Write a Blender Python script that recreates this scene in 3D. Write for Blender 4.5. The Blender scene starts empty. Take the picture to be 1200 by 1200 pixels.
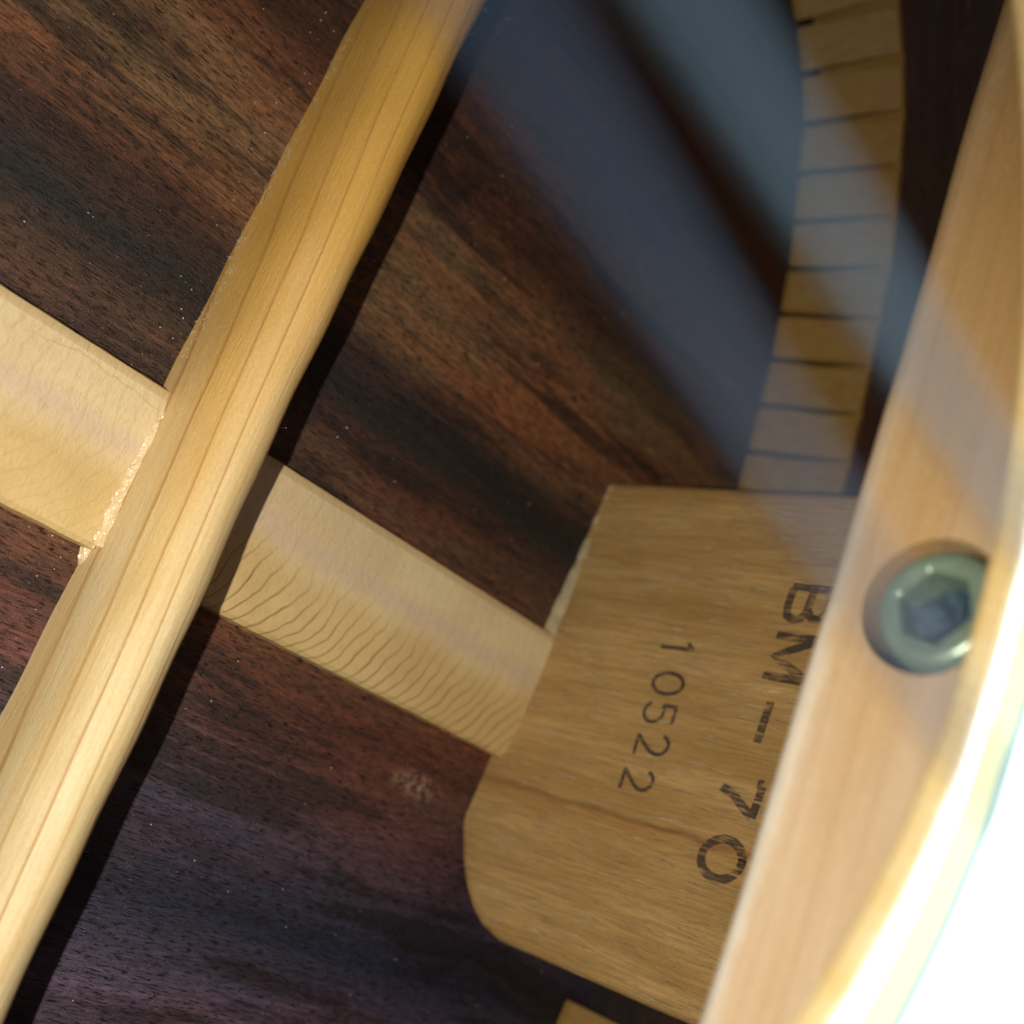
import bpy, bmesh, math, random
from mathutils import Vector, Matrix
random.seed(4)
S = 0.001                      # everything below is written in millimetres
sc = bpy.context.scene

# ------------------------------------------------------------------ camera
CAM = Vector((0, 0, 140))
RIGHT = Vector((0.62545262, 0.35609029, 0.69426848))
DOWN = Vector((0.44689226, -0.89287332, 0.05535839))
FWD = Vector((0.63960639, 0.27563916, -0.71758395))
cd = bpy.data.cameras.new("camera")
cam = bpy.data.objects.new("camera", cd)
sc.collection.objects.link(cam)
cam.matrix_world = Matrix((
    (RIGHT.x, -DOWN.x, -FWD.x, CAM.x * S),
    (RIGHT.y, -DOWN.y, -FWD.y, CAM.y * S),
    (RIGHT.z, -DOWN.z, -FWD.z, CAM.z * S),
    (0, 0, 0, 1)))
cd.sensor_width = 36
cd.lens = 44.18
cd.clip_start = 0.004
cd.clip_end = 20
cd.dof.use_dof = True
cd.dof.focus_distance = 0.148
cd.dof.aperture_fstop = 19
sc.camera = cam

# ------------------------------------------------------------------ world, lamps, exposure
w = bpy.data.worlds.new("World"); sc.world = w; w.use_nodes = True
bg = w.node_tree.nodes["Background"]
bg.inputs["Color"].default_value = (0.50, 0.68, 1.0, 1)
bg.inputs["Strength"].default_value = 0.35

def aim(o, loc, target, up='Y'):
    o.location = Vector(loc) * S
    d = (Vector(target) - Vector(loc)).normalized()
    o.rotation_euler = d.to_track_quat('-Z', up).to_euler()

# the phone's little white lamp, beside its lens
l = bpy.data.lights.new("phone_lamp", 'SPOT')
l.energy = 0.98; l.color = (1.0, 0.94, 0.79)
l.spot_size = math.radians(112); l.spot_blend = 1.0
l.shadow_soft_size = 0.0012
lo = bpy.data.objects.new("phone_lamp", l); sc.collection.objects.link(lo)
aim(lo, (-15.1, -8.6, 123.2), (96, 14, 0))

# daylight of the room, falling on the outside of the guitar from the neck side
l = bpy.data.lights.new("window_light", 'AREA')
l.energy = 15; l.color = (0.86, 0.94, 1.0)
l.shape = 'RECTANGLE'; l.size = 0.5; l.size_y = 0.5
lo = bpy.data.objects.new("window_light", l); sc.collection.objects.link(lo)
aim(lo, (620, 60, 560), (90, 20, 100))

sc.view_settings.view_transform = 'Standard'
sc.view_settings.look = 'None'
sc.view_settings.exposure = 0.0
sc.view_settings.gamma = 1.0
sc.render.engine = 'CYCLES'
sc.cycles.max_bounces = 6
sc.cycles.use_denoising = True
sc.cycles.sample_clamp_indirect = 4

# ------------------------------------------------------------------ node helpers
class NT:
    def __init__(s, name):
        s.m = bpy.data.materials.new(name); s.m.use_nodes = True
        s.t = s.m.node_tree; s.b = s.t.nodes["Principled BSDF"]
        s.tc = s.t.nodes.new("ShaderNodeTexCoord")
        s.mm = s.vm('SCALE', s.tc.outputs["Object"], 1000.0)
        s.sep = s.t.nodes.new("ShaderNodeSeparateXYZ"); s.link(s.mm, s.sep.inputs[0])
        s.x, s.y, s.z = s.sep.outputs
    def link(s, a, b): s.t.links.new(a, b)
    def put(s, sock, v):
        if isinstance(v, (int, float)):
            sock.default_value = v
        elif isinstance(v, tuple):
            sock.default_value = v if len(v) != 3 or sock.type == 'VECTOR' else (*v, 1)
        else: s.link(v, sock)
    def vm(s, op, a, b=None):
        n = s.t.nodes.new("ShaderNodeVectorMath"); n.operation = op
        s.put(n.inputs[0], a)
        if op == 'SCALE': s.put(n.inputs["Scale"], b)
        elif b is not None: s.put(n.inputs[1], b)
        return n.outputs[0]
    def ma(s, op, a, b=None, c=None, clamp=False):
        n = s.t.nodes.new("ShaderNodeMath"); n.operation = op; n.use_clamp = clamp
        s.put(n.inputs[0], a)
        if b is not None: s.put(n.inputs[1], b)
        if c is not None: s.put(n.inputs[2], c)
        return n.outputs[0]
    def sc3(s, k, off=None, src=None):
        v = s.vm('MULTIPLY', src if src is not None else s.mm, k)
        return s.vm('ADD', v, off) if off is not None else v
    def xyz(s, x, y, z):
        n = s.t.nodes.new("ShaderNodeCombineXYZ")
        for i, v in enumerate((x, y, z)): s.put(n.inputs[i], v)
        return n.outputs[0]
    def noise(s, vec, scale=1.0, detail=3.0, rough=0.5, dist=0.0):
        n = s.t.nodes.new("ShaderNodeTexNoise")
        s.put(n.inputs["Vector"], vec)
        n.inputs["Scale"].default_value = scale; n.inputs["Detail"].default_value = detail
        n.inputs["Roughness"].default_value = rough; n.inputs["Distortion"].default_value = dist
        return n.outputs[0]
    def voro(s, vec, scale=1.0, out="Distance"):
        n = s.t.nodes.new("ShaderNodeTexVoronoi")
        s.put(n.inputs["Vector"], vec); n.inputs["Scale"].default_value = scale
        return n.outputs[out]
    def ramp(s, f, stops, interp='LINEAR'):
        n = s.t.nodes.new("ShaderNodeValToRGB"); s.put(n.inputs[0], f)
        cr = n.color_ramp; cr.interpolation = interp
        while len(cr.elements) < len(stops): cr.elements.new(0.5)
        for e, (p, c) in zip(cr.elements, stops):
            e.position = p; e.color = (*c, 1) if isinstance(c, tuple) else (c, c, c, 1)
        return n.outputs[0]
    def mr(s, v, a, b, c=0.0, d=1.0, smooth=False):
        n = s.t.nodes.new("ShaderNodeMapRange"); s.put(n.inputs[0], v)
        if smooth: n.interpolation_type = 'SMOOTHSTEP'
        for i, q in enumerate((a, b, c, d)): n.inputs[i + 1].default_value = q
        return n.outputs[0]
    def mix(s, f, a, b, mode='MIX'):
        n = s.t.nodes.new("ShaderNodeMix"); n.data_type = 'RGBA'; n.blend_type = mode
        s.put(n.inputs[0], f); s.put(n.inputs[6], a); s.put(n.inputs[7], b)
        return n.outputs[2]
    def bump(s, h, dist=0.1, strength=1.0, prev=None):
        n = s.t.nodes.new("ShaderNodeBump"); s.put(n.inputs["Height"], h)
        n.inputs["Distance"].default_value = dist * S; n.inputs["Strength"].default_value = strength
        if prev is not None: s.link(prev, n.inputs["Normal"])
        return n.outputs[0]
    def out(s, col, rough=0.6, normal=None, spec=0.5, metal=0.0):
        s.put(s.b.inputs["Base Color"], col); s.put(s.b.inputs["Roughness"], rough)
        s.b.inputs["Specular IOR Level"].default_value = spec
        s.put(s.b.inputs["Metallic"], metal)
        if normal is not None: s.link(normal, s.b.inputs["Normal"])
        return s.m

# ------------------------------------------------------------------ materials
def rosewood(name, upright=False, dark=0.88):
    n = NT(name)
    if upright:      # grain runs round the side, horizontally
        across = n.z; along = n.ma('ADD', n.x, n.y)
    else:
        across = n.y; along = n.x
    wob = n.noise(n.xyz(n.ma('MULTIPLY', along, 0.012), n.ma('MULTIPLY', across, 0.03), 3.0), 1.0, 2, 0.5)
    yy = n.ma('ADD', across, n.ma('MULTIPLY', n.ma('SUBTRACT', wob, 0.5), 9.0))
    # broad colour figure across the board; blue-violet low stops paint a light reflection
    t = n.mr(yy, -60.0, 110.0)
    base = n.ramp(t, [
        (0.00, (0.045, 0.028, 0.034)), (0.10, (0.060, 0.040, 0.052)), (0.19, (0.125, 0.100, 0.170)),
        (0.26, (0.020, 0.028, 0.062)), (0.33, (0.078, 0.060, 0.105)), (0.38, (0.135, 0.068, 0.068)),
        (0.43, (0.115, 0.045, 0.030)), (0.47, (0.190, 0.070, 0.036)), (0.52, (0.13, 0.050, 0.032)),
        (0.585, (0.17, 0.075, 0.046)), (0.625, (0.085, 0.040, 0.026)), (0.66, (0.016, 0.017, 0.019)), (0.70, (0.050, 0.030, 0.024)),
        (0.74, (0.22, 0.110, 0.052)), (0.79, (0.24, 0.128, 0.062)), (0.84, (0.23, 0.130, 0.066)),
        (0.89, (0.075, 0.034, 0.022)), (0.95, (0.12, 0.05, 0.03)), (1.0, (0.05, 0.02, 0.015))])
    # mid streaks
    a = n.noise(n.xyz(n.ma('MULTIPLY', along, 0.030), n.ma('MULTIPLY', yy, 0.19), 7.0), 1.0, 8, 0.74)
    c1 = n.mix(n.mr(a, 0.36, 0.50, 0.75, 0.0), base, (0.014, 0.008, 0.009))
    hu = n.noise(n.xyz(n.ma('MULTIPLY', along, 0.020), n.ma('MULTIPLY', yy, 0.075), 21.0), 1.0, 3, 0.55)
    c1 = n.mix(n.mr(hu, 0.44, 0.62, 0.0, 0.6), c1, n.mix(1.0, c1, (1.45, 0.88, 0.72), 'MULTIPLY'))
    c1 = n.mix(n.mr(hu, 0.50, 0.34, 0.0, 0.25), c1, n.mix(1.0, c1, (0.85, 1.10, 1.0), 'MULTIPLY'))
    ve = n.noise(n.xyz(n.ma('MULTIPLY', along, 0.016), n.ma('MULTIPLY', yy, 0.13), 31.0), 1.0, 7, 0.66, 0.5)
    vein = n.mr(ve, 0.535, 0.60, smooth=True)
    c1 = n.mix(n.ma('MULTIPLY', vein, 0.62), c1, (0.009, 0.008, 0.011))
    b = n.noise(n.xyz(n.ma('MULTIPLY', along, 0.035), n.ma('MULTIPLY', yy, 0.9), 1.0), 1.0, 7, 0.72)
    c2 = n.mix(n.ma('MULTIPLY', n.mr(b, 0.47, 0.66, 0.0, 0.7), n.ma('SUBTRACT', 1.0, n.ma('MULTIPLY', vein, 0.8))), c1, n.mix(1.0, c1, (1.8, 1.65, 1.5), 'MULTIPLY'))
    f = n.noise(n.xyz(n.ma('MULTIPLY', along, 0.30), n.ma('MULTIPLY', across, 3.0), 1.0), 1.0, 5, 0.75)
    c3 = n.mix(n.mr(f, 0.34, 0.56, 0.60, 0.0), c2, (0.010, 0.006, 0.006))
    mo = n.noise(n.vm('MULTIPLY', n.mm, (0.5, 1.1, 0.6)), 1.0, 6, 0.8)
    c3 = n.mix(1.0, c3, n.ramp(mo, [(0.30, 0.45), (0.5, 1.0), (0.70, 1.0)]), 'MULTIPLY')
    c3 = n.mix(n.mr(mo, 0.52, 0.72, 0.0, 0.6), c3, n.mix(1.0, c3, (1.8, 1.7, 1.6), 'MULTIPLY'))
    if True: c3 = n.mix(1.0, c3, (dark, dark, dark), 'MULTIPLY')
    # pores: short dark dashes along the grain
    p = n.noise(n.xyz(n.ma('MULTIPLY', along, 0.55), n.ma('MULTIPLY', across, 4.2), 2.0), 1.0, 3, 0.6)
    pm = n.mr(p, 0.57, 0.65)
    c4 = n.mix(n.ma('MULTIPLY', pm, 0.95), c3, (0.006, 0.004, 0.004))
    # pale lint and sanding dust caught in the pores
    d = n.noise(n.xyz(n.ma('MULTIPLY', along, 1.7), n.ma('MULTIPLY', across, 4.2), 9.0), 1.0, 2, 0.6)
    dz = n.noise(n.mm, 0.035, 2, 0.5)
    dm = n.ma('MULTIPLY', n.mr(d, 0.66, 0.76), n.mr(dz, 0.42, 0.6, 0.1, 0.8))
    c5 = n.mix(dm, c4, (0.33, 0.25, 0.22))
    if not upright:   # a scuffed pale smear near the block, scuff lines near the back brace
        q = n.vm('SUBTRACT', n.mm, (127.0, 10.0, 0.0))
        sm = n.vm('MULTIPLY', q, (0.16, 0.42, 0.0))
        ln = n.t.nodes.new("ShaderNodeVectorMath"); ln.operation = 'LENGTH'; n.link(sm, ln.inputs[0])
        sn = n.noise(n.mm, 0.9, 5, 0.75)
        m1 = n.ma('MULTIPLY', n.mr(ln.outputs["Value"], 0.2, 1.0, 1.0, 0.0), n.mr(sn, 0.46, 0.58))
        c5 = n.mix(n.ma('MULTIPLY', m1, 0.9), c5, (0.38, 0.27, 0.20))
    h = n.ma('ADD', n.ma('MULTIPLY', pm, -1.0), n.ma('MULTIPLY', f, 0.7))
    fine = n.noise(n.mm, 3.2, 4, 0.7)
    bm = n.bump(h, 0.10, 1.0)
    bm = n.bump(fine, 0.16, 1.0, bm)
    return n.out(c5, n.mr(f, 0.3, 0.7, 0.55, 0.42), bm, 0.45)

def spruce(name, light, deep, line, spacing=2.0, along='y', height='x', soft=1.0, slant=0.012, wave=1.6, edge=None, honey=None):
    """Straight-grained softwood: thin darker growth lines along one axis."""
    n = NT(name)
    ax = {'x': n.x, 'y': n.y, 'z': n.z}
    al = ax[along]; ac = ax[height]
    other = [k for k in 'xyz' if k not in (along, height)][0]
    w0 = n.noise(n.xyz(n.ma('MULTIPLY', al, 0.02), n.ma('MULTIPLY', ac, 0.06), n.ma('MULTIPLY', ax[other], 0.03)), 1.0, 2, 0.5)
    u = n.ma('ADD', n.ma('ADD', ac, n.ma('MULTIPLY', ax[other], 0.35)), n.ma('ADD', n.ma('MULTIPLY', al, slant), n.ma('MULTIPLY', w0, wave)))
    fr = n.ma('FRACT', n.ma('DIVIDE', u, spacing))
    ln = n.ma('MULTIPLY', n.ma('ADD', n.ma('MULTIPLY', n.mr(fr, 0.35, 0.9), 0.18), n.ma('MULTIPLY', n.mr(fr, 0.82, 0.93, smooth=True), 0.82)), n.mr(fr, 0.94, 0.99, 1.0, 0.0))
    amp = n.noise(n.xyz(n.ma('MULTIPLY', al, 0.015), n.ma('MULTIPLY', ac, 0.35), 5.0), 1.0, 2, 0.5)
    ln = n.ma('MULTIPLY', ln, n.mr(amp, 0.36, 0.54, 0.15, soft))
    big = n.noise(n.xyz(n.ma('MULTIPLY', al, 0.02), n.ma('MULTIPLY', ac, 0.15), n.ma('MULTIPLY', ax[other], 0.15)), 1.0, 3, 0.6)
    c = n.mix(n.mr(big, 0.36, 0.62), light, deep)
    if edge: c = n.mix(n.ma('ADD', n.mr(n.ma('ADD', n.z, n.ma('MULTIPLY', n.noise(n.mm, 0.3, 3), 1.6)), edge[0], edge[1], edge[2], 0.0), 0.0), c, edge[3])  # whitish lower edge: light catching the rounding, put into the colour
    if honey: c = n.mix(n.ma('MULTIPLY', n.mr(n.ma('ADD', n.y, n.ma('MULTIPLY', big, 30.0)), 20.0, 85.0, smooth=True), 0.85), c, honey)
    c = n.mix(ln, c, line)
    fib = n.noise(n.xyz(n.ma('MULTIPLY', al, 0.10), n.ma('MULTIPLY', ac, 2.2), n.ma('MULTIPLY', ax[other], 2.2)), 1.0, 4, 0.65)
    c = n.mix(n.mr(fib, 0.34, 0.6, 0.22, 0.0), c, line)
    sp = n.noise(n.mm, 2.2, 4, 0.7)
    c = n.mix(n.mr(sp, 0.62, 0.8, 0.0, 0.5), c, (0.95, 0.86, 0.66))
    bm = n.bump(fib, 0.10, 1.0)
    fz = n.noise(n.xyz(n.ma('MULTIPLY', al, 1.6), n.ma('MULTIPLY', ac, 3.6), n.ma('MULTIPLY', ax[other], 3.6)), 1.0, 6, 0.8)
    c = n.mix(n.mr(fz, 0.36, 0.5, 0.22, 0.0), c, line)
    c = n.mix(n.mr(fz, 0.56, 0.72, 0.0, 0.35), c, (0.93, 0.84, 0.62))
    bm = n.bump(fz, 0.10, 1.0, bm)
    return n.out(c, 0.42, bm, 0.5)

def simple(name, col, rough, metal=0.0, bs=1.5, bd=0.05, var=0.25, spec=0.5, dark=None):
    n = NT(name)
    v = n.noise(n.mm, 0.6, 4, 0.6)
    c = n.mix(n.mr(v, 0.35, 0.65, 0.0, var), col, dark or tuple(q * 0.5 for q in col))
    bm = n.bump(n.noise(n.mm, bs, 3, 0.6), bd, 1.0)
    return n.out(c, rough, bm, spec, metal)
M = {}
M['rosewood'] = rosewood("rosewood_back_wood")
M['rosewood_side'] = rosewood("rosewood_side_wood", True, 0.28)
M['brace'] = spruce("brace_spruce", (0.84, 0.69, 0.42), (0.78, 0.58, 0.28), (0.48, 0.24, 0.05), 2.7, soft=0.85, slant=0.03, honey=(0.70, 0.365, 0.045))  # pale low-y end paints in the lamp's hot spot, honey tone beyond it
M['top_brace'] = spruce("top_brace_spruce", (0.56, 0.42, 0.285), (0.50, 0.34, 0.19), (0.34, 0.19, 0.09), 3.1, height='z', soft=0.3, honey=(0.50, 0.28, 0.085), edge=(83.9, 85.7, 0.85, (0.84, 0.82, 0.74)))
M['sound_top'] = simple('daylit_white_spruce_top', (0.90, 0.86, 0.78), 0.45, 0, 0.8, 0.02, 0.10, dark=(0.84, 0.78, 0.66))  # outer face whitened: overexposed daylight put into the spruce colour
M['sound'] = spruce("soundboard_spruce", (0.82, 0.66, 0.36), (0.78, 0.55, 0.22), (0.60, 0.36, 0.10), 1.4, along='x', height='y', soft=0.5)

def strip_wood():
    n = NT("centre_strip_wood")
    k = n.mr(n.y, 31.0, 18.0)                      # 0 in the smooth upper half .. 1 at the lower edge
    bend = n.ma('MULTIPLY', n.ma('POWER', k, 1.7), 7.0)
    w0 = n.noise(n.xyz(n.ma('MULTIPLY', n.x, 0.10), n.ma('MULTIPLY', n.y, 0.12), 0.0), 1.0, 2, 0.5)
    u = n.ma('ADD', n.ma('ADD', n.x, bend), n.ma('MULTIPLY', w0, 5.0))
    fr = n.ma('FRACT', n.ma('DIVIDE', u, 2.15))
    ln = n.ma('MULTIPLY', n.mr(fr, 0.76, 0.93, smooth=True), n.mr(fr, 0.93, 1.0, 1.0, 0.0))
    edge = n.noise(n.xyz(n.ma('MULTIPLY', n.x, 0.09), 0.0, 4.0), 1.0, 3, 0.6)
    mask = n.mr(n.ma('ADD', n.y, n.ma('MULTIPLY', edge, 6.0)), 33.0, 27.0)
    mask = n.ma('MULTIPLY', mask, n.mr(n.x, 70.0, 84.0))
    amp = n.noise(n.xyz(n.ma('MULTIPLY', n.x, 0.25), n.ma('MULTIPLY', n.y, 0.05), 8.0), 1.0, 2, 0.5)
    ln2 = n.ma('MULTIPLY', ln, n.ma('MULTIPLY', mask, n.mr(amp, 0.3, 0.6, 0.45, 0.95)))
    big = n.noise(n.mm, 0.07, 3, 0.5)
    pale = n.mix(n.mr(big, 0.4, 0.6), (0.80, 0.64, 0.38), (0.72, 0.54, 0.32))
    warm = n.mix(n.mr(big, 0.4, 0.6), (0.74, 0.54, 0.25), (0.66, 0.46, 0.20))
    c = n.mix(n.mr(n.ma('ADD', n.y, n.ma('MULTIPLY', edge, 6.0)), 33.5, 30.0), pale, warm)
    c = n.mix(n.mr(n.y, 38.4, 39.6, 0.0, 0.45), c, (0.60, 0.38, 0.14))
    pk = n.ma('ABSOLUTE', n.ma('SUBTRACT', n.ma('ADD', n.y, n.ma('MULTIPLY', edge, 5.0)), 34.2))
    c = n.mix(n.mr(pk, 0.4, 2.4, 0.6, 0.0), c, (0.70, 0.52, 0.40))
    c = n.mix(ln2, c, (0.25, 0.115, 0.035))
    # very faint lines in the pale half
    c = n.mix(n.ma('MULTIPLY', ln, 0.16), c, (0.40, 0.22, 0.08))
    # a fine yellow scratch line on the left piece
    sy = n.ma('ADD', 35.6, n.ma('MULTIPLY', n.noise(n.xyz(n.ma('MULTIPLY', n.x, 0.12), 0.0, 1.0), 1.0, 3, 0.6), 4.0))
    sd = n.ma('ABSOLUTE', n.ma('SUBTRACT', n.y, sy))
    sx = n.ma('MULTIPLY', n.mr(n.x, 44.0, 50.0), n.mr(n.x, 63.0, 66.0, 1.0, 0.0))
    c = n.mix(n.ma('MULTIPLY', n.mr(sd, 0.04, 0.22, 0.25, 0.0), sx), c, (0.42, 0.25, 0.05))
    fib = n.noise(n.xyz(n.ma('MULTIPLY', n.x, 2.6), n.ma('MULTIPLY', n.y, 0.7), 0.0), 1.0, 4, 0.65)
    c = n.mix(n.mr(fib, 0.30, 0.52, 0.35, 0.0), c, (0.50, 0.32, 0.12))
    bm = n.bump(ln2, 0.03, -0.6)
    bm = n.bump(n.noise(n.xyz(n.ma('MULTIPLY', n.x, 3.4), n.ma('MULTIPLY', n.y, 1.3), n.z), 1.0, 6, 0.8), 0.15, 1.0, bm)
    return n.out(c, 0.55, bm, 0.35)
M['strip'] = strip_wood()

def block_wood(name, ink=0.0):
    n = NT(name)
    big = n.noise(n.xyz(n.ma('MULTIPLY', n.x, 0.05), n.ma('MULTIPLY', n.y, 0.14), n.ma('MULTIPLY', n.z, 0.03)), 1.0, 4, 0.55)
    c = n.mix(n.mr(big, 0.36, 0.64), (0.52, 0.335, 0.135), (0.38, 0.225, 0.072))
    yw = n.ma('ADD', n.y, n.ma('MULTIPLY', n.noise(n.xyz(0.0, n.ma('MULTIPLY', n.y, 0.2), n.ma('MULTIPLY', n.z, 0.05)), 1.0, 2), 1.6))
    st = n.noise(n.xyz(0.0, n.ma('MULTIPLY', yw, 1.5), n.ma('MULTIPLY', n.z, 0.05)), 1.0, 4, 0.6)
    c = n.mix(n.mr(st, 0.38, 0.62, 0.5, 0.0), c, (0.30, 0.155, 0.045))
    # pale pore flecks: short dashes along the grain
    fl = n.noise(n.xyz(0.0, n.ma('MULTIPLY', yw, 3.8), n.ma('MULTIPLY', n.z, 0.15)), 1.0, 5, 0.68)
    fm = n.mr(fl, 0.55, 0.64)
    c = n.mix(n.ma('MULTIPLY', fm, 0.62), c, (0.80, 0.64, 0.40))
    fd = n.noise(n.xyz(5.0, n.ma('MULTIPLY', yw, 3.6), n.ma('MULTIPLY', n.z, 0.12)), 1.0, 5, 0.68)
    c = n.mix(n.mr(fd, 0.36, 0.50, 0.6, 0.0), c, (0.26, 0.14, 0.05))
    # dark mineral streak that follows the grain
    cy = n.ma('ADD', 15.6, n.ma('MULTIPLY', n.ma('SUBTRACT', n.noise(n.xyz(0.0, 0.0, n.ma('MULTIPLY', n.z, 0.09)), 1.0, 3), 0.5), 3.0))
    cdist = n.ma('ABSOLUTE', n.ma('SUBTRACT', n.y, cy))
    c = n.mix(n.mr(cdist, 0.05, 0.7, 0.72, 0.0), c, (0.16, 0.07, 0.025))
    c = n.mix(n.ma('MULTIPLY', n.mr(n.ma('SUBTRACT', cy, n.y), 0.0, 5.0, 0.45, 0.0), n.mr(n.ma('SUBTRACT', cy, n.y), -0.4, 0.0)), c, (0.36, 0.17, 0.05))
    if ink:
        wear = n.noise(n.xyz(0.0, n.ma('MULTIPLY', n.y, 3.1), n.ma('MULTIPLY', n.z, 0.22)), 1.0, 5, 0.7)
        wear2 = n.noise(n.mm, 0.5, 2)
        m = n.mr(n.ma('ADD', wear, n.ma('MULTIPLY', n.ma('SUBTRACT', wear2, 0.5), 0.35)), ink - 0.06, ink + 0.08, 1.0, 0.0)
        c = n.mix(n.ma('MULTIPLY', m, 0.90), c, (0.040, 0.028, 0.030))
    h = n.ma('ADD', fm, n.ma('MULTIPLY', fd, 0.6))
    bm = n.bump(h, 0.07, 1.0)
    bm = n.bump(n.noise(n.mm, 2.8, 4, 0.65), 0.08, 1.0, bm)
    return n.out(c, 0.5, bm, 0.4)
M['block'] = block_wood("neck_block_wood")
M['ink_small'] = block_wood("small_stamp_ink", 0.60)
M['ink_big'] = block_wood("large_stamp_ink", 0.555)

def kerf_wood():
    n = NT("kerfed_lining_wood")
    oi = n.t.nodes.new("ShaderNodeObjectInfo")
    off = n.vm('ADD', n.mm, n.xyz(n.ma('MULTIPLY', oi.outputs["Random"], 90.0), n.ma('MULTIPLY', oi.outputs["Random"], 50.0), 0.0))
    a = n.noise(n.vm('MULTIPLY', off, (0.9, 0.9, 0.10)), 1.0, 4, 0.6)
    c = n.mix(n.mr(a, 0.35, 0.65), (0.31, 0.200, 0.055), (0.26, 0.135, 0.028))
    c = n.mix(n.ma('MULTIPLY', oi.outputs["Random"], 0.45), c, (0.36, 0.19, 0.05))
    bm = n.bump(n.noise(off, 2.2, 3, 0.6), 0.08, 0.8)
    return n.out(c, 0.55, bm, 0.4)
M['kerf'] = kerf_wood()

M['zinc'] = simple("zinc_plated_steel", (0.27, 0.36, 0.27), 0.34, 0.45, 1.6, 0.06, 0.35)
M['socket'] = simple("dusty_socket_steel", (0.03, 0.06, 0.095), 0.6, 0.2, 1.3, 0.3, 0.8, dark=(0.03, 0.05, 0.07))
M['string_b'] = simple("string_wound_steel", (0.06, 0.115, 0.15), 0.6, 0.0, 4.0, 0.02, 0.1)
M['string'] = simple("string_steel", (0.022, 0.048, 0.086), 0.6, 0.0, 4.0, 0.02, 0.1)
M['ring_cream'] = simple("rosette_cream", (0.50, 0.44, 0.045), 0.5, 0, 1.0, 0.02, 0.1)
M['ring_green'] = simple("rosette_green", (0.02, 0.15, 0.07), 0.5, 0, 1.0, 0.02, 0.3)
M['shell'] = simple("plain_joint_dark", (0.03, 0.015, 0.01), 0.7)

def glue_mat():
    n = NT("dried_glue")
    c = n.mix(n.mr(n.noise(n.mm, 0.8, 3), 0.35, 0.65), (0.95, 0.76, 0.50), (0.86, 0.62, 0.36))
    bm = n.bump(n.noise(n.mm, 1.2, 3, 0.6), 0.5, 1.0)
    n.b.inputs["Transmission Weight"].default_value = 0.0
    n.b.inputs["Coat Weight"].default_value = 1.0
    n.b.inputs["Coat Roughness"].default_value = 0.16
    return n.out(c, 0.20, bm, 1.0)
M['glue'] = glue_mat()
M['fibre'] = simple("pale_lint", (0.78, 0.76, 0.70), 0.8, 0, 1, 0.01, 0.2)

# ------------------------------------------------------------------ mesh helpers
def new_obj(name, verts, faces, mat, parent=None, smooth=False, label=None):
    me = bpy.data.meshes.new(name)
    me.from_pydata([tuple(Vector(v) * S) for v in verts], [], faces)
    bm = bmesh.new(); bm.from_mesh(me)
    bmesh.ops.recalc_face_normals(bm, faces=bm.faces); bm.to_mesh(me); bm.free()
    if smooth:
        for p in me.polygons: p.use_smooth = True
    me.materials.append(mat)
    if smooth: me.set_sharp_from_angle(angle=math.radians(48))
    o = bpy.data.objects.new(name, me); sc.collection.objects.link(o)
    if parent: o.parent = parent
    if label: o["label"] = label
    return o

def bevel(o, width, seg=2, angle=35):
    m = o.modifiers.new("bevel", 'BEVEL'); m.width = width * S; m.segments = seg
    m.limit_method = 'ANGLE'; m.angle_limit = math.radians(angle)

def prism_y(profile, ys, shift=None):
    """closed (x,z) profile swept along y; shift(y) -> (dx, dz, scale)"""
    V, Fc = [], []; n = len(profile)
    for y in ys:
        dx, dz = shift(y) if shift else (0, 0)
        for (x, z) in profile: V.append((x + dx, y, z + (dz if z > 0.5 else 0)))
    for j in range(len(ys) - 1):
        for i in range(n):
            a, b = j * n + i, j * n + (i + 1) % n
            Fc.append((a, b, b + n, a + n))
    Fc.append(tuple(range(n))); Fc.append(tuple(range((len(ys) - 1) * n, len(ys) * n)))
    return V, Fc

def catmull(P, step=1.0):
    out = []
    for i in range(len(P) - 1):
        p0 = P[max(i - 1, 0)]; p1 = P[i]; p2 = P[i + 1]; p3 = P[min(i + 2, len(P) - 1)]
        d = math.dist(p1, p2); k = max(2, int(d / step))
        for j in range(k):
            t = j / k
            out.append(tuple(0.5 * ((2 * p1[a]) + (-p0[a] + p2[a]) * t + (2 * p0[a] - 5 * p1[a] + 4 * p2[a] - p3[a]) * t * t
                             + (-p0[a] + 3 * p1[a] - 3 * p2[a] + p3[a]) * t ** 3) for a in (0, 1)))
    out.append(P[-1]); return out

# ------------------------------------------------------------------ the guitar body
guitar = bpy.data.objects.new("acoustic_guitar", None); sc.collection.objects.link(guitar)
guitar.empty_display_size = 0.05
guitar["label"] = "inside of an acoustic guitar with rosewood back, pale braces and stamped neck block"
guitar["category"] = "guitar"

# foot of the kerfed lining on the back, from the neck block round the upper bout to the tail
foot = [(176.6, 73), (175.2, 84.4), (174.2, 93.8), (172.8, 103.4), (171.2, 112.9), (169.3, 122.1), (167.2, 130.7),
        (164.1, 139.1), (160.5, 147.7), (156.3, 156), (151.0, 163.4), (144.6, 170), (137, 175.6), (128, 180),
        (117, 183.2), (104, 185), (85, 184), (60, 179), (30, 172), (0, 168), (-40, 170), (-80, 184), (-130, 208),
        (-190, 224), (-240, 214), (-280, 182), (-305, 130), (-316, 80), (-319, 31)]
fc = catmull(foot, 1.0)
def outward(curve, off):
    o = []
    for i, p in enumerate(curve):
        a = curve[max(i - 1, 0)]; b = curve[min(i + 1, len(curve) - 1)]
        t = Vector((b[0] - a[0], b[1] - a[1])).normalized()
        o.append((p[0] + t.y * off, p[1] - t.x * off))
    return o
RIM = 7.2
half = outward(catmull(foot, 6.0), RIM)
inner = [(182.6, 31.0), (182.7, 60.0)] + half[1:]
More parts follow.
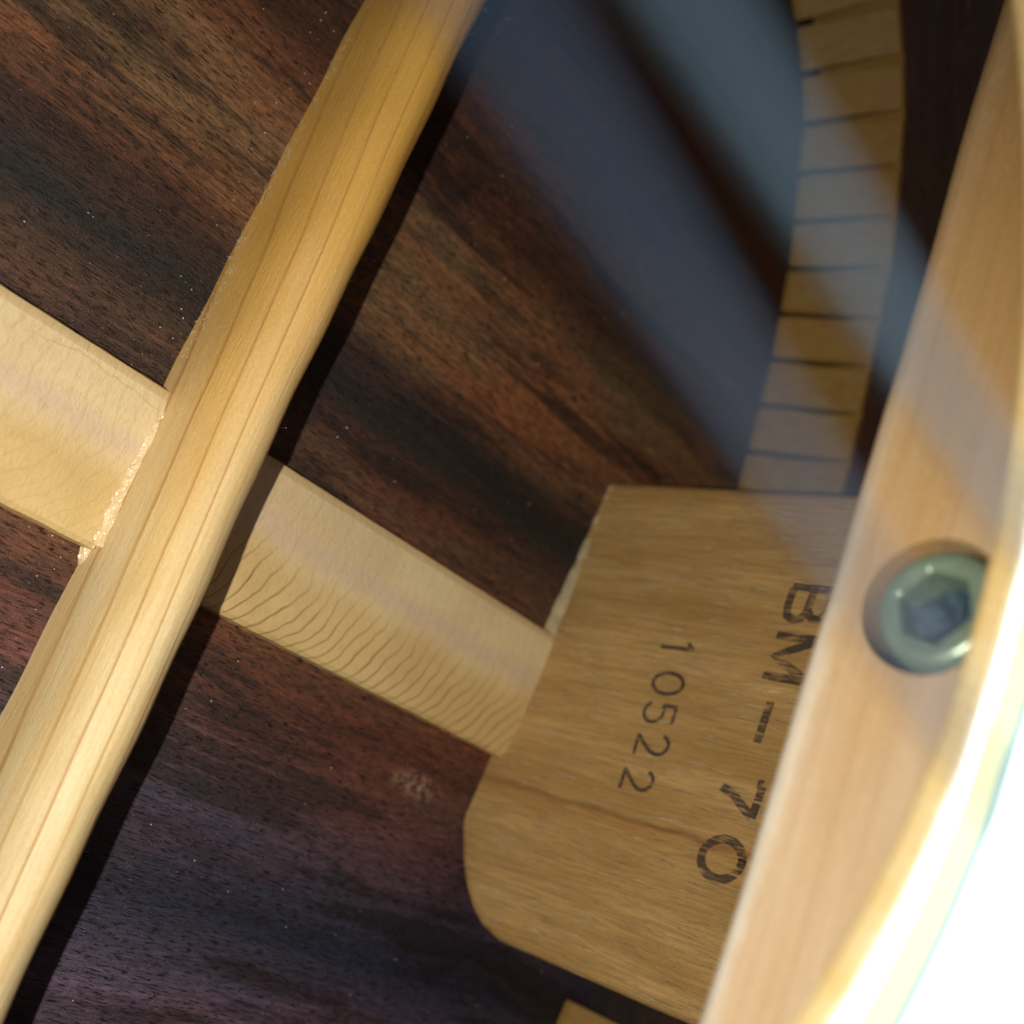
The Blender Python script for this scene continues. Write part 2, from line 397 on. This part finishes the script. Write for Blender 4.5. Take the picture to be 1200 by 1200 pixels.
inner[-1] = (inner[-1][0], 31.0)
loop_in = inner + [(x, 62 - y) for x, y in reversed(inner[1:-1])]        # closed outline, inner face of the sides
nL = len(loop_in)
def grow(loop, d):
    o = []
    for i, p in enumerate(loop):
        a = loop[i - 1]; b = loop[(i + 1) % len(loop)]
        t = Vector((b[0] - a[0], b[1] - a[1])).normalized()
        o.append((p[0] + t.y * d, p[1] - t.x * d))
    return o
loop_out = grow(loop_in, 2.0)
if max(p[0] for p in loop_out) < max(p[0] for p in loop_in): loop_out = grow(loop_in, -2.0)

# back panel: two bookmatched halves butted under the centre strip
def half_poly(sign):
    pts = [p for p in loop_out if (p[1] - 31) * sign > 0.01]
    xs = max(p[0] for p in loop_out); xn = min(p[0] for p in loop_out)
    gap = 0.04 * sign
    if sign > 0: return [(xs, 31 + gap)] + pts + [(xn, 31 + gap)]
    return [(xn, 31 + gap)] + pts + [(xs, 31 + gap)]
for sgn in (1, -1):
    hp = half_poly(sgn); m = len(hp)
    V = [(x, y, 0) for x, y in hp] + [(x, y, -3) for x, y in hp]
    Fc = [tuple(range(m)), tuple(range(m, 2 * m))] + [(i, (i + 1) % m, m + (i + 1) % m, m + i) for i in range(m)]
    new_obj("back_panel", V, Fc, M['rosewood'], guitar,
            label="dark streaky rosewood back, the half above the pale centre strip" if sgn > 0 else "purplish dark rosewood back, the half below the pale centre strip")

# sides
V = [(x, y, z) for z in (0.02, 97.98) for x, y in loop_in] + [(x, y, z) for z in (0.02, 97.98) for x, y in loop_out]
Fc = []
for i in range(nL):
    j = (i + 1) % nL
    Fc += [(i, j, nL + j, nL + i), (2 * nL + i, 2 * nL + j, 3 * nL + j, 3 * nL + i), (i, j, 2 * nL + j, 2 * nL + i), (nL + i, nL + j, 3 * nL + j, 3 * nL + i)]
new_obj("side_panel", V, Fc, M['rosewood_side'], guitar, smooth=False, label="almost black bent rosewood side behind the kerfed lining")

# soundboard with its round hole
HC = (29.2, 29.0); HR = 53.8; ZB, ZT = 98.0, 100.2
NS = 180
def ray_hit(loop, c, ang):
    d = (math.cos(ang), math.sin(ang)); best = None
    for i in range(len(loop)):
        a = loop[i]; b = loop[(i + 1) % len(loop)]
        ex, ey = b[0] - a[0], b[1] - a[1]
        den = d[0] * ey - d[1] * ex
        if abs(den) < 1e-9: continue
        t = ((a[0] - c[0]) * ey - (a[1] - c[1]) * ex) / den
        u = ((a[0] - c[0]) * d[1] - (a[1] - c[1]) * d[0]) / den
        if t > 0 and -1e-6 <= u <= 1 + 1e-6 and (best is None or t > best): best = t
    return (c[0] + d[0] * best, c[1] + d[1] * best)
V, Fc = [], []
for k in range(NS):
    a = 2 * math.pi * k / NS
    o = ray_hit(loop_out, HC, a); ca, sa = math.cos(a), math.sin(a)
    ring = [(HR + 0.5, ZB), (HR, ZB + 0.5), (HR - 0.1, (ZB + ZT) / 2), (HR, ZT - 0.6), (HR + 0.25, ZT - 0.2), (HR + 0.7, ZT)]
    V += [(HC[0] + r * ca, HC[1] + r * sa, z) for r, z in ring] + [(o[0], o[1], ZT), (o[0], o[1], ZB)]
for k in range(NS):
    a, b = k * 8, ((k + 1) % NS) * 8
    for i in range(8): Fc.append((a + i, a + (i + 1) % 8, b + (i + 1) % 8, b + i))
sb = new_obj("soundboard", V, Fc, M['sound'], guitar, label="bright spruce soundboard edge curving along the soundhole at lower right")
sb.data.materials.append(M["sound_top"])
for p in sb.data.polygons:
    if all(abs(sb.data.vertices[v].co.z - ZT * S) < 1e-6 for v in p.vertices): p.material_index = 1

def flat_ring(name, r0, r1, z, mat, label):
    V, Fc = [], []
    for k in range(NS):
        a = 2 * math.pi * k / NS
        for r, zz in ((r0, ZT - 0.3), (r0, z), (r1, z), (r1, ZT - 0.3)): V.append((HC[0] + r * math.cos(a), HC[1] + r * math.sin(a), zz))
    for k in range(NS):
        a, b = k * 4, ((k + 1) % NS) * 4
        for i in range(4): Fc.append((a + i, a + (i + 1) % 4, b + (i + 1) % 4, b + i))
    return new_obj(name, V, Fc, mat, sb, label=label)
flat_ring("rosette_ring", 56.6, 60.0, ZT + 0.05, M['ring_cream'], "pale yellow inlaid ring round the soundhole")
flat_ring("rosette_ring", 60.05, 61.5, ZT + 0.06, M['ring_green'], "thin green inlaid ring round the soundhole")

# ------------------------------------------------------------------ back brace
def brace_profile(x0, x1, zs, b, n=14):
    cx = (x0 + x1) / 2; a = (x1 - x0) / 2
    P = [(x0, -0.0), (x0, zs * 0.5)]
    P += [(cx - a * math.cos(math.pi * k / n), zs + b * math.sin(math.pi * k / n) ** 0.92) for k in range(n + 1)]
    P += [(x1, zs * 0.5), (x1, -0.0)]
    return P
prof = brace_profile(64.6, 74.6, 7.5, 9.6)
ys = [-114 + 1.5 * k for k in range(int((177 + 114) / 1.5) + 1)]
def brshift(y):
    dx = 0.16 * math.sin(y * 0.11) + 0.10 * math.sin(y * 0.37 + 1)
    dx += 1.6 * max(0.0, (y - 70) / 50.0) if y < 120 else 1.6
    end = max(0.0, (y - 120) / 57.0, (-y - 60) / 54.0)
    return dx, 0.18 * math.sin(y * 0.09 + 2) - 9.5 * end ** 1.5
V, Fc = prism_y(prof, ys, brshift)
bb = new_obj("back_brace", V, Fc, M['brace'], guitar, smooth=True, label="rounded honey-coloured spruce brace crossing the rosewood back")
for p in bb.data.polygons:
    if len(p.vertices) > 4: p.use_smooth = False

# glue squeezed out where the brace crosses the strip
V, Fc = [], []
N = 64
for k in range(N + 1):
    t = k / N; y = 40.4 - t * 23.5
    wdt = 0.22 + 1.35 * math.sin(math.pi * min(1, t * 0.98 + 0.02)) ** 1.1 * (0.65 + 0.5 * t) + 0.28 * math.sin(k * .45) * t + random.uniform(-.04, .04)
    hgt = (1.3 + 1.0 * math.sin(math.pi * t) + random.uniform(-.08, .08))
    z0 = 2.35 if 19.3 < y < 40.0 else 0.0
    xb = 64.9
    V += [(xb - wdt, y, z0 - 0.1), (xb - wdt * 0.75, y, z0 + 0.22 * hgt + random.uniform(0, .06)), (xb - wdt * 0.35, y, z0 + 0.45 * hgt + random.uniform(0, .12)), (xb, y, z0 + hgt), (xb + 0.3, y, z0 - 0.1)]
for k in range(N):
    for i in range(5): a = k * 5 + i; b = k * 5 + (i + 1) % 5; Fc.append((a, b, b + 5, a + 5))
Fc += [tuple(range(5)), tuple(range(N * 5, N * 5 + 5))]
def blob(c, r, flat):
    n0 = len(V); R_, Q_ = 5, 9
    for i in range(R_ + 1):
        th = math.pi * i / R_
        for k in range(Q_):
            a = 2 * math.pi * k / Q_; V.append((c[0] + r * math.sin(th) * math.cos(a), c[1] + r * 1.5 * math.sin(th) * math.sin(a), c[2] + r * flat * math.cos(th)))
    for i in range(R_):
        for k in range(Q_): Fc.append((n0 + i * Q_ + k, n0 + i * Q_ + (k + 1) % Q_, n0 + (i + 1) * Q_ + (k + 1) % Q_, n0 + (i + 1) * Q_ + k))
for k in range(30):
    t = random.uniform(0.05, 1.0) ** 0.7; y = 40.2 - t * 22.5
    wd_ = 1.45 * math.sin(math.pi * min(1, t)) ** .8 * (0.6 + .4 * t) + .3
    u_ = random.uniform(.05, .95)
    blob((64.8 - wd_ * u_, y, (2.4 if y > 19.2 else .1) + 1.0 * (1 - u_) * .8), random.uniform(.14, .38), 0.75)
new_obj("glue_bead", V, Fc, M['glue'], bb, smooth=True, label="glossy dried glue along the tail side of the brace")

# ------------------------------------------------------------------ centre strip (crossing under the brace)
def strip_piece(x0, x1, label):
    prof = [(18.9, 0.0), (19.0, 1.9), (19.6, 2.45), (24, 2.75), (29.5, 2.9), (35, 2.8), (38.6, 2.6), (39.8, 2.2), (40.1, 1.6), (40.2, 0.0)]
    V, Fc = [], []; n = len(prof); K = max(2, int((x1 - x0) / 1.2))
    for j in range(K + 1):
        x = x0 + (x1 - x0) * j / K
        for (y, z) in prof:
            wy = 0.03 * math.sin(x * 0.9 + y) + 0.02 * math.sin(x * 2.3) if z < 2 else 0
            V.append((x, y + wy, z))
    for j in range(K):
        for i in range(n): a = j * n + i; b = j * n + (i + 1) % n; Fc.append((a, b, b + n, a + n))
    Fc += [tuple(range(n)), tuple(range(K * n, K * n + n))]
    return new_obj("centre_strip", V, Fc, M['strip'], guitar, label=label)
strip_piece(-120, 64.7, "pale smooth length of centre strip left of the brace")
strip_piece(74.4, 145, "centre strip between brace and neck block, fine curved grain lines across its lower half")

# ------------------------------------------------------------------ neck block
def fx(y): return 139.0 + (y - 9.8) * 0.067
face = [(68.9, -2.0), (9.4, -2.0), (6.0, 0.2), (2.6, 2.4), (-0.9, 5.4), (-3.3, 8.2), (-5.0, 11.2), (-5.9, 15.2), (-5.9, 97.9), (68.9, 97.9)]
m = len(face)
V = [(fx(y), y, z) for y, z in face] + [(182.5, y, z) for y, z in face]
Fc = [tuple(range(m)), tuple(range(m, 2 * m))] + [(i, (i + 1) % m, m + (i + 1) % m, m + i) for i in range(m)]
nb = new_obj("neck_block", V, Fc, M['block'], guitar, label="light brown wooden neck block stamped with a serial and a model number")
bevel(nb, 1.7, 5, 50)
for p in nb.data.polygons: p.use_smooth = True
nb.data.set_sharp_from_angle(angle=math.radians(50))
nb.modifiers['bevel'].harden_normals = True

# stamped writing: ribbons of ink lying on the block's face
def ribbon(V, Fc, pts, w, lift):
    n0 = len(V)
    for i, p in enumerate(pts):
        a = pts[max(i - 1, 0)]; b = pts[min(i + 1, len(pts) - 1)]
        t = Vector((b[0] - a[0], b[1] - a[1])).normalized(); nx, ny = -t.y, t.x
        for s_ in (-1, 1):
            y, z = p[0] + nx * w / 2 * s_, p[1] + ny * w / 2 * s_
            V.append((fx(y) - lift, y, z))
    for i in range(len(pts) - 1):
        Fc.append((n0 + 2 * i, n0 + 2 * i + 1, n0 + 2 * i + 3, n0 + 2 * i + 2))
def arc(cx, cy, rx, ry, a0, a1, n=18):
    return [(cx + rx * math.cos(math.radians(a0 + (a1 - a0) * k / n)), cy + ry * math.sin(math.radians(a0 + (a1 - a0) * k / n))) for k in range(n + 1)]
G = {
    '0': [arc(.5, .5, .46, .48, 90, 470, 30)],
    '1': [[(.5, 0), (.5, 1)], [(.5, 1), (.36, .86), (.20, .80)]],
    '5': [[(.88, .96), (.24, .96)], [(.22, .98), (.18, .56)] , [(.16, .55)] + arc(.46, .32, .40, .30, 125, -150, 20)],
    '2': [arc(.48, .70, .38, .28, 165, -20, 14) + [(.72, .45), (.40, .22), (.10, .04)], [(.06, .03), (.92, .03)]],
    '7': [[(.02, .95), (1.0, .95)], [(.98, .93), (.72, .62), (.48, .34), (.36, 0)], [(.03, .95), (.03, .80)]],
    '-': [[(0, .42), (1, .42)]],
    'B': [[(.05, 0), (.05, 1)], [(.1, .04), (.62, .04), (.86, .10), (.96, .26), (.90, .44), (.70, .52), (.12, .52)], [(.68, .54), (.86, .66), (.86, .86), (.66, .97), (.1, .97)]],
    'M': [[(.05, 0), (.05, 1)], [(.10, .98), (.5, .08), (.90, .98)], [(.95, 1), (.95, 0)]],
}
def stamp(name, glyphs, mat, stroke, label):
    V, Fc = [], []; li = 0
    for ch, y0, z0, wd, ht, tilt in glyphs:
        for pl in G[ch]:
            dense = []
            for i in range(len(pl) - 1):
                for k in range(3): dense.append(tuple(pl[i][a] + (pl[i + 1][a] - pl[i][a]) * k / 3 for a in (0, 1)))
            dense.append(pl[-1])
            ca, sa = math.cos(tilt), math.sin(tilt)
            pts = []
            for u, v in dense:
                uu, vv = (u - .5) * wd, v * ht
                pts.append((y0 - (uu * ca - vv * sa), z0 + uu * sa + vv * ca))
            li += 1
            ribbon(V, Fc, pts, stroke * random.uniform(.92, 1.08), 0.03 + 0.004 * (li % 5))
    return new_obj(name, V, Fc, mat, nb, label=label)
stamp("serial_stamp", [('1', 41.2, 23.4, 3.6, 5.9, 0.05), ('0', 35.8, 24.4, 3.5, 5.6, 0.0), ('5', 31.0, 24.9, 3.9, 5.7, 0.08),
                       ('2', 26.1, 25.7, 3.6, 5.8, 0.12), ('2', 20.9, 25.7, 3.6, 5.5, 0.08)], M['ink_small'], 0.62, "small dark stamped digits 10522")
stamp("model_stamp", [('B', 50.8, 41.6, 5.6, 6.8, 0.0), ('M', 42.6, 41.9, 6.8, 6.6, 0.02), ('-', 33.0, 42.0, 6.0, 6.5, 0.03),
                      ('7', 22.6, 42.0, 4.8, 6.3, 0.0), ('0', 14.2, 42.6, 5.6, 6.4, 0.0)], M['ink_big'], 1.2, "larger worn black stamp BM-70, partly behind the brace")

# ------------------------------------------------------------------ kerfed linings
def resample(curve, step, start=0.0, count=20):
    out, acc, nxt = [], 0.0, start
    for i in range(len(curve) - 1):
        d = math.dist(curve[i], curve[i + 1])
        while nxt <= acc + d and len(out) < count:
            t = (nxt - acc) / d
            p = [curve[i][a] + (curve[i + 1][a] - curve[i][a]) * t for a in (0, 1)]
            out.append((p, Vector((curve[i + 1][0] - curve[i][0], curve[i + 1][1] - curve[i][1])).normalized())); nxt += step
        acc += d
    return out
PITCH = 9.32
# profile in (outward, z); length along the tangent
kp = [(0, 0), (0, 1.6), (0.35, 2.6), (5.4, 17.8), (5.8, 18.2), (6.6, 18.2), (6.6, 0)]
L2 = (PITCH - 1.15) / 2
V = [(t * L2, o_, z) for t in (-1, 1) for o_, z in kp]; n = len(kp)
Fc = [tuple(range(n)), tuple(range(n, 2 * n))] + [(i, (i + 1) % n, n + (i + 1) % n, n + i) for i in range(n)]
kerf0 = new_obj("kerf_block", V, Fc, M['kerf'])
bevel(kerf0, 0.22, 2, 25)
first = True
for mirror in (False, True):
    par = bpy.data.objects.new("kerfed_lining", None); sc.collection.objects.link(par); par.parent = guitar
    par.empty_display_size = 0.01
    par["label"] = ("tan kerfed lining curving up from behind the neck block to the top edge" if not mirror
                    else "short corner of kerfed lining below the neck block")
    curve = [(x, 62 - y) for x, y in fc] if mirror else fc
    pts = resample(curve, PITCH, PITCH / 2, 16 if mirror else 24)
    for p, t in pts:
        if first: o = kerf0; first = False
        else: o = kerf0.copy(); sc.collection.objects.link(o)
        o.parent = par
        nrm = Vector((t.y, -t.x)) if not mirror else Vector((-t.y, t.x))
        ty = t if not mirror else t
        o.matrix_local = Matrix(((t.x, nrm.x, 0, p[0] * S), (t.y, nrm.y, 0, p[1] * S), (0, 0, 1, 0), (0, 0, 0, 1))) @ \
            Matrix.Rotation(random.uniform(-.012, .012), 4, 'Z')
    # thin uncut web of wood behind the kerfs
    seg = [q for q in curve[: int(len(curve) * 0.28)]]
    o1 = outward(seg, 6.65 if not mirror else -6.65); o2 = outward(seg, 7.12 if not mirror else -7.12)
    V, Fc = [], []
    for a, b in zip(o1, o2): V += [(a[0], a[1], 0.05), (a[0], a[1], 18.0), (b[0], b[1], 18.0), (b[0], b[1], 0.05)]
    for j in range(len(seg) - 1):
        for i in range(4): a = j * 4 + i; b = j * 4 + (i + 1) % 4; Fc.append((a, b, b + 4, a + 4))
    Fc += [(0, 1, 2, 3), tuple(range(len(seg) * 4 - 4, len(seg) * 4))]
    new_obj("lining_web", V, Fc, M['kerf'], par)

# ------------------------------------------------------------------ soundboard brace with the truss rod nut
XF = 88.0; NC = (32.7, 92.2)
ZL = lambda y: 82.6 - 0.0 * y
rb = 3.0; ZBR = 81.3
prof = [(XF, 97.95), (XF, ZBR + rb)] + [(XF + rb - rb * math.cos(math.radians(a)), ZBR + rb - rb * math.sin(math.radians(a))) for a in (15, 30, 45, 60, 75, 90)]
prof += [(XF + 14 - 2, ZBR), (XF + 14, ZBR + 2), (XF + 14, 97.95)]
def tshift(y): return 0.12 * math.sin(y * .13), 0
ysb = [-95 + 2.0 * k for k in range(126)]
V, Fc = [], []; n = len(prof)
for y in ysb:
    lift = -0.022 * (y - 40) if y > 40 else 0.012 * (40 - y)
    for x, z in prof: V.append((x + 0.10 * math.sin(y * .13), y, z + (lift * (97.95 - z) / 15.5) + 0.06 * math.sin(y * .21) * (z < 90)))
for j in range(len(ysb) - 1):
    for i in range(n): a = j * n + i; b = j * n + (i + 1) % n; Fc.append((a, b, b + n, a + n))
Fc += [tuple(range(n)), tuple(range((len(ysb) - 1) * n, len(ysb) * n))]
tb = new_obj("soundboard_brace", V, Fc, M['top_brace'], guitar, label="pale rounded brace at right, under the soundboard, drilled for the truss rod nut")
# drill the hole
cv, cf = [], []
for x in (XF - 6, XF + 12):
    for k in range(48):
        a = 2 * math.pi * k / 48; cv.append((x, NC[0] + 5.9 * math.cos(a) , NC[1] - 0.35 + 5.9 * math.sin(a)))
cf = [(k, (k + 1) % 48, 48 + (k + 1) % 48, 48 + k) for k in range(48)] + [tuple(range(48)), tuple(range(48, 96))]
cut = new_obj("cutter", cv, cf, M['top_brace'])
bo = tb.modifiers.new("hole", 'BOOLEAN'); bo.operation = 'DIFFERENCE'; bo.object = cut; bo.solver = 'EXACT'
dg = bpy.context.evaluated_depsgraph_get(); dg.update()
me = bpy.data.meshes.new_from_object(tb.evaluated_get(dg)); tb.modifiers.clear(); tb.data = me
bpy.data.objects.remove(cut)

# nut: rounded collar with a hexagonal socket
NR = 5.2
def hexr(a, r):      # radius of a hexagon (across flats 2r) at angle a
    k = math.pi / 3; q = (a + 0.35) % k - k / 2
    return r / math.cos(q)
rings = [(XF + 9, NR, 0), (XF + 1.4, NR, 0), (XF + 0.7, NR - .1, 0), (XF + 0.25, NR - .35, 0), (XF - 0.05, NR - .75, 0), (XF - .15, NR - 1.15, 0), (XF - .13, NR - 1.5, 0)]
hexes = [(XF + .0, 2.9), (XF + 0.2, 2.8), (XF + 0.2, 2.8), (XF + 4.0, 2.74)]
NK = 96; V, Fc = [], []
for x, r, _ in rings:
    for k in range(NK): a = 2 * math.pi * k / NK; V.append((x, NC[0] + r * math.cos(a), NC[1] + r * math.sin(a)))
for x, r in hexes:
    for k in range(NK): a = 2 * math.pi * k / NK; q = hexr(a, r); V.append((x, NC[0] + q * math.cos(a), NC[1] + q * math.sin(a)))
R = len(rings) + len(hexes)
for j in range(R - 1):
    if j == len(rings) + 1: continue
    for k in range(NK): a = j * NK + k; b = j * NK + (k + 1) % NK; Fc.append((a, b, b + NK, a + NK))
nut = new_obj("truss_rod_nut", V, Fc, M['zinc'], guitar, smooth=True, label="zinc-plated round hex-socket nut set in the brace hole")
V, Fc = [(XF + 4.2, NC[0], NC[1])], []
for r in (0.9, 1.8, 3.05):
    for k in range(48): a = 2 * math.pi * k / 48; q = hexr(a, 1) * r; V.append((XF + 3.8 + 0.5 * math.sin(3 * a + r) - .25 * r + random.uniform(-.12, .12), NC[0] + min(q, 3.05) * math.cos(a), NC[1] + min(q, 3.05) * math.sin(a)))
for k in range(48): Fc.append((0, 1 + k, 1 + (k + 1) % 48))
for j in (0, 1):
    for k in range(48): a = 1 + j * 48 + k; b = 1 + j * 48 + (k + 1) % 48; Fc.append((a, b, b + 48, a + 48))
new_obj("hex_socket", V, Fc, M['socket'], nut, smooth=True, label="dusty blue-grey bottom of the hex socket")

# ------------------------------------------------------------------ two strings close in front of the lens
def tube(name, p, q, r, mat, parent, label, ext=(120, 160)):
    p, q = Vector(p), Vector(q); d = (q - p).normalized(); a0 = p - d * ext[0]; a1 = q + d * ext[1]
    u = d.orthogonal().normalized(); v = d.cross(u); V, Fc = [], []
    for c in (a0, a1):
        for k in range(16): a = 2 * math.pi * k / 16; V.append(tuple(c + (u * math.cos(a) + v * math.sin(a)) * r))
    Fc = [(k, (k + 1) % 16, 16 + (k + 1) % 16, 16 + k) for k in range(16)] + [tuple(range(16)), tuple(range(16, 32))]
    return new_obj(name, V, Fc, mat, parent, smooth=False, label=label)
K = 0.44
A0 = CAM + Vector((17.6, 23.46, -28.)) * K; A1 = CAM + Vector((32.37, 20.29, -28.)) * K
B0 = CAM + Vector((22.7, 30.38, -28.)) * K; B1 = CAM + Vector((47.44, 27.75, -28.)) * K
tube("string", A0, A1, 0.27, M['string'], guitar, "blurred dark blue string crossing from top centre to the neck block")
tube("string", B0, B1, 0.30, M['string_b'], guitar, "blurred teal string crossing the kerfed lining")

# ------------------------------------------------------------------ sawdust and lint
V, Fc = [], []
def fleck(c, s):
    n0 = len(V); a = random.uniform(0, 6.28)
    for k in range(3):
        b = a + k * 2.1 + random.uniform(-.5, .5); V.append((c[0] + s * math.cos(b), c[1] + s * math.sin(b) * random.uniform(.4, 1), c[2] + random.uniform(0, s * .6)))
    V.append((c[0], c[1], c[2] + s * .8)); Fc.extend([(n0, n0 + 1, n0 + 3), (n0 + 1, n0 + 2, n0 + 3), (n0 + 2, n0, n0 + 3), (n0, n0 + 1, n0 + 2)])
for k in range(420):
    fleck((random.uniform(20, 172), random.uniform(-45, 120), 0.02), random.choice((.06, .08, .1, .12, .17)))
for k in range(50):
    fleck((random.uniform(60, 64), random.uniform(-20, 110), 0.02), random.uniform(.08, .18))
dust = new_obj("sawdust", V, Fc, M['fibre'])
dust["kind"] = "stuff"; dust["label"] = "tiny pale specks of sawdust scattered over the rosewood"; dust["category"] = "sawdust"

# pale wood fibres standing off the brace's lower edge and off the strip
V, Fc = [], []
def hair(p, q, bend, r=0.035):
    p, q = Vector(p), Vector(q); mid = (p + q) / 2 + Vector(bend); pts = [p, (p + mid) / 2 + Vector(bend) * .2, mid, (q + mid) / 2 + Vector(bend) * .2, q]
    n0 = len(V)
    for c in pts:
        for d in ((r, 0, 0), (-r * .5, r * .9, 0), (-r * .5, -r * .5, r)): V.append(tuple(c + Vector(d)))
    for j in range(4):
        for i in range(3): a = n0 + j * 3 + i; b = n0 + j * 3 + (i + 1) % 3; Fc.append((a, b, b + 3, a + 3))
for k in range(150):
    y = random.uniform(42, 108); x = 64.5 + (1.6 * max(0, (y - 70) / 50)); z = random.uniform(0.2, 2.5)
    hair((x + .2, y, z), (x - random.uniform(.1, 0.45), y + random.uniform(-1, 1.2), z + random.uniform(-.1, .6)), (random.uniform(-.2, 0), random.uniform(-.3, .3), random.uniform(0, .2)))
for k in range(90):
    y = random.uniform(-30, 110)
    hair((74.3 + (1.6 * max(0, (y - 70) / 50)), y, random.uniform(6, 11)), (75.0 + random.uniform(0, .5) + (1.6 * max(0, (y - 70) / 50)), y + random.uniform(-.6, .6), random.uniform(7, 12)), (.1, 0, .1), 0.025)
fib = new_obj("wood_fibre", V, Fc, M['fibre'], bb); fib["kind"] = "stuff"

# ragged pale glue and splinter line along the foot of the neck block, above the strip
V, Fc = [], []
NB = 60
for k in range(NB + 1):
    y = 67.8 - (67.8 - 27.0) * k / NB
    wd = -0.1 + 0.75 * max(0, math.sin(math.pi * (k / NB) ** 1.9)) + .12 * math.sin(k * .8) + random.uniform(-.1, .1); h = 1.4 + 1.3 * math.sin(math.pi * (k / NB) ** 1.4) + random.uniform(-.15, .15)
    V += [(fx(y) + .3, y, 0.0), (fx(y) - wd, y, 0.0), (fx(y) - wd * .55, y, h * .55), (fx(y) + .3, y, h)]
for k in range(NB):
    for i in range(4): a = k * 4 + i; b = k * 4 + (i + 1) % 4; Fc.append((a, b, b + 4, a + 4))
Fc += [(0, 1, 2, 3), tuple(range(NB * 4, NB * 4 + 4))]
new_obj("glue_line", V, Fc, simple("pale_foot_glue", (0.50, 0.40, 0.24), 0.5, 0, 1.6, 0.2, 0.6), nb, smooth=True, label="ragged pale glue line along the foot of the neck block")
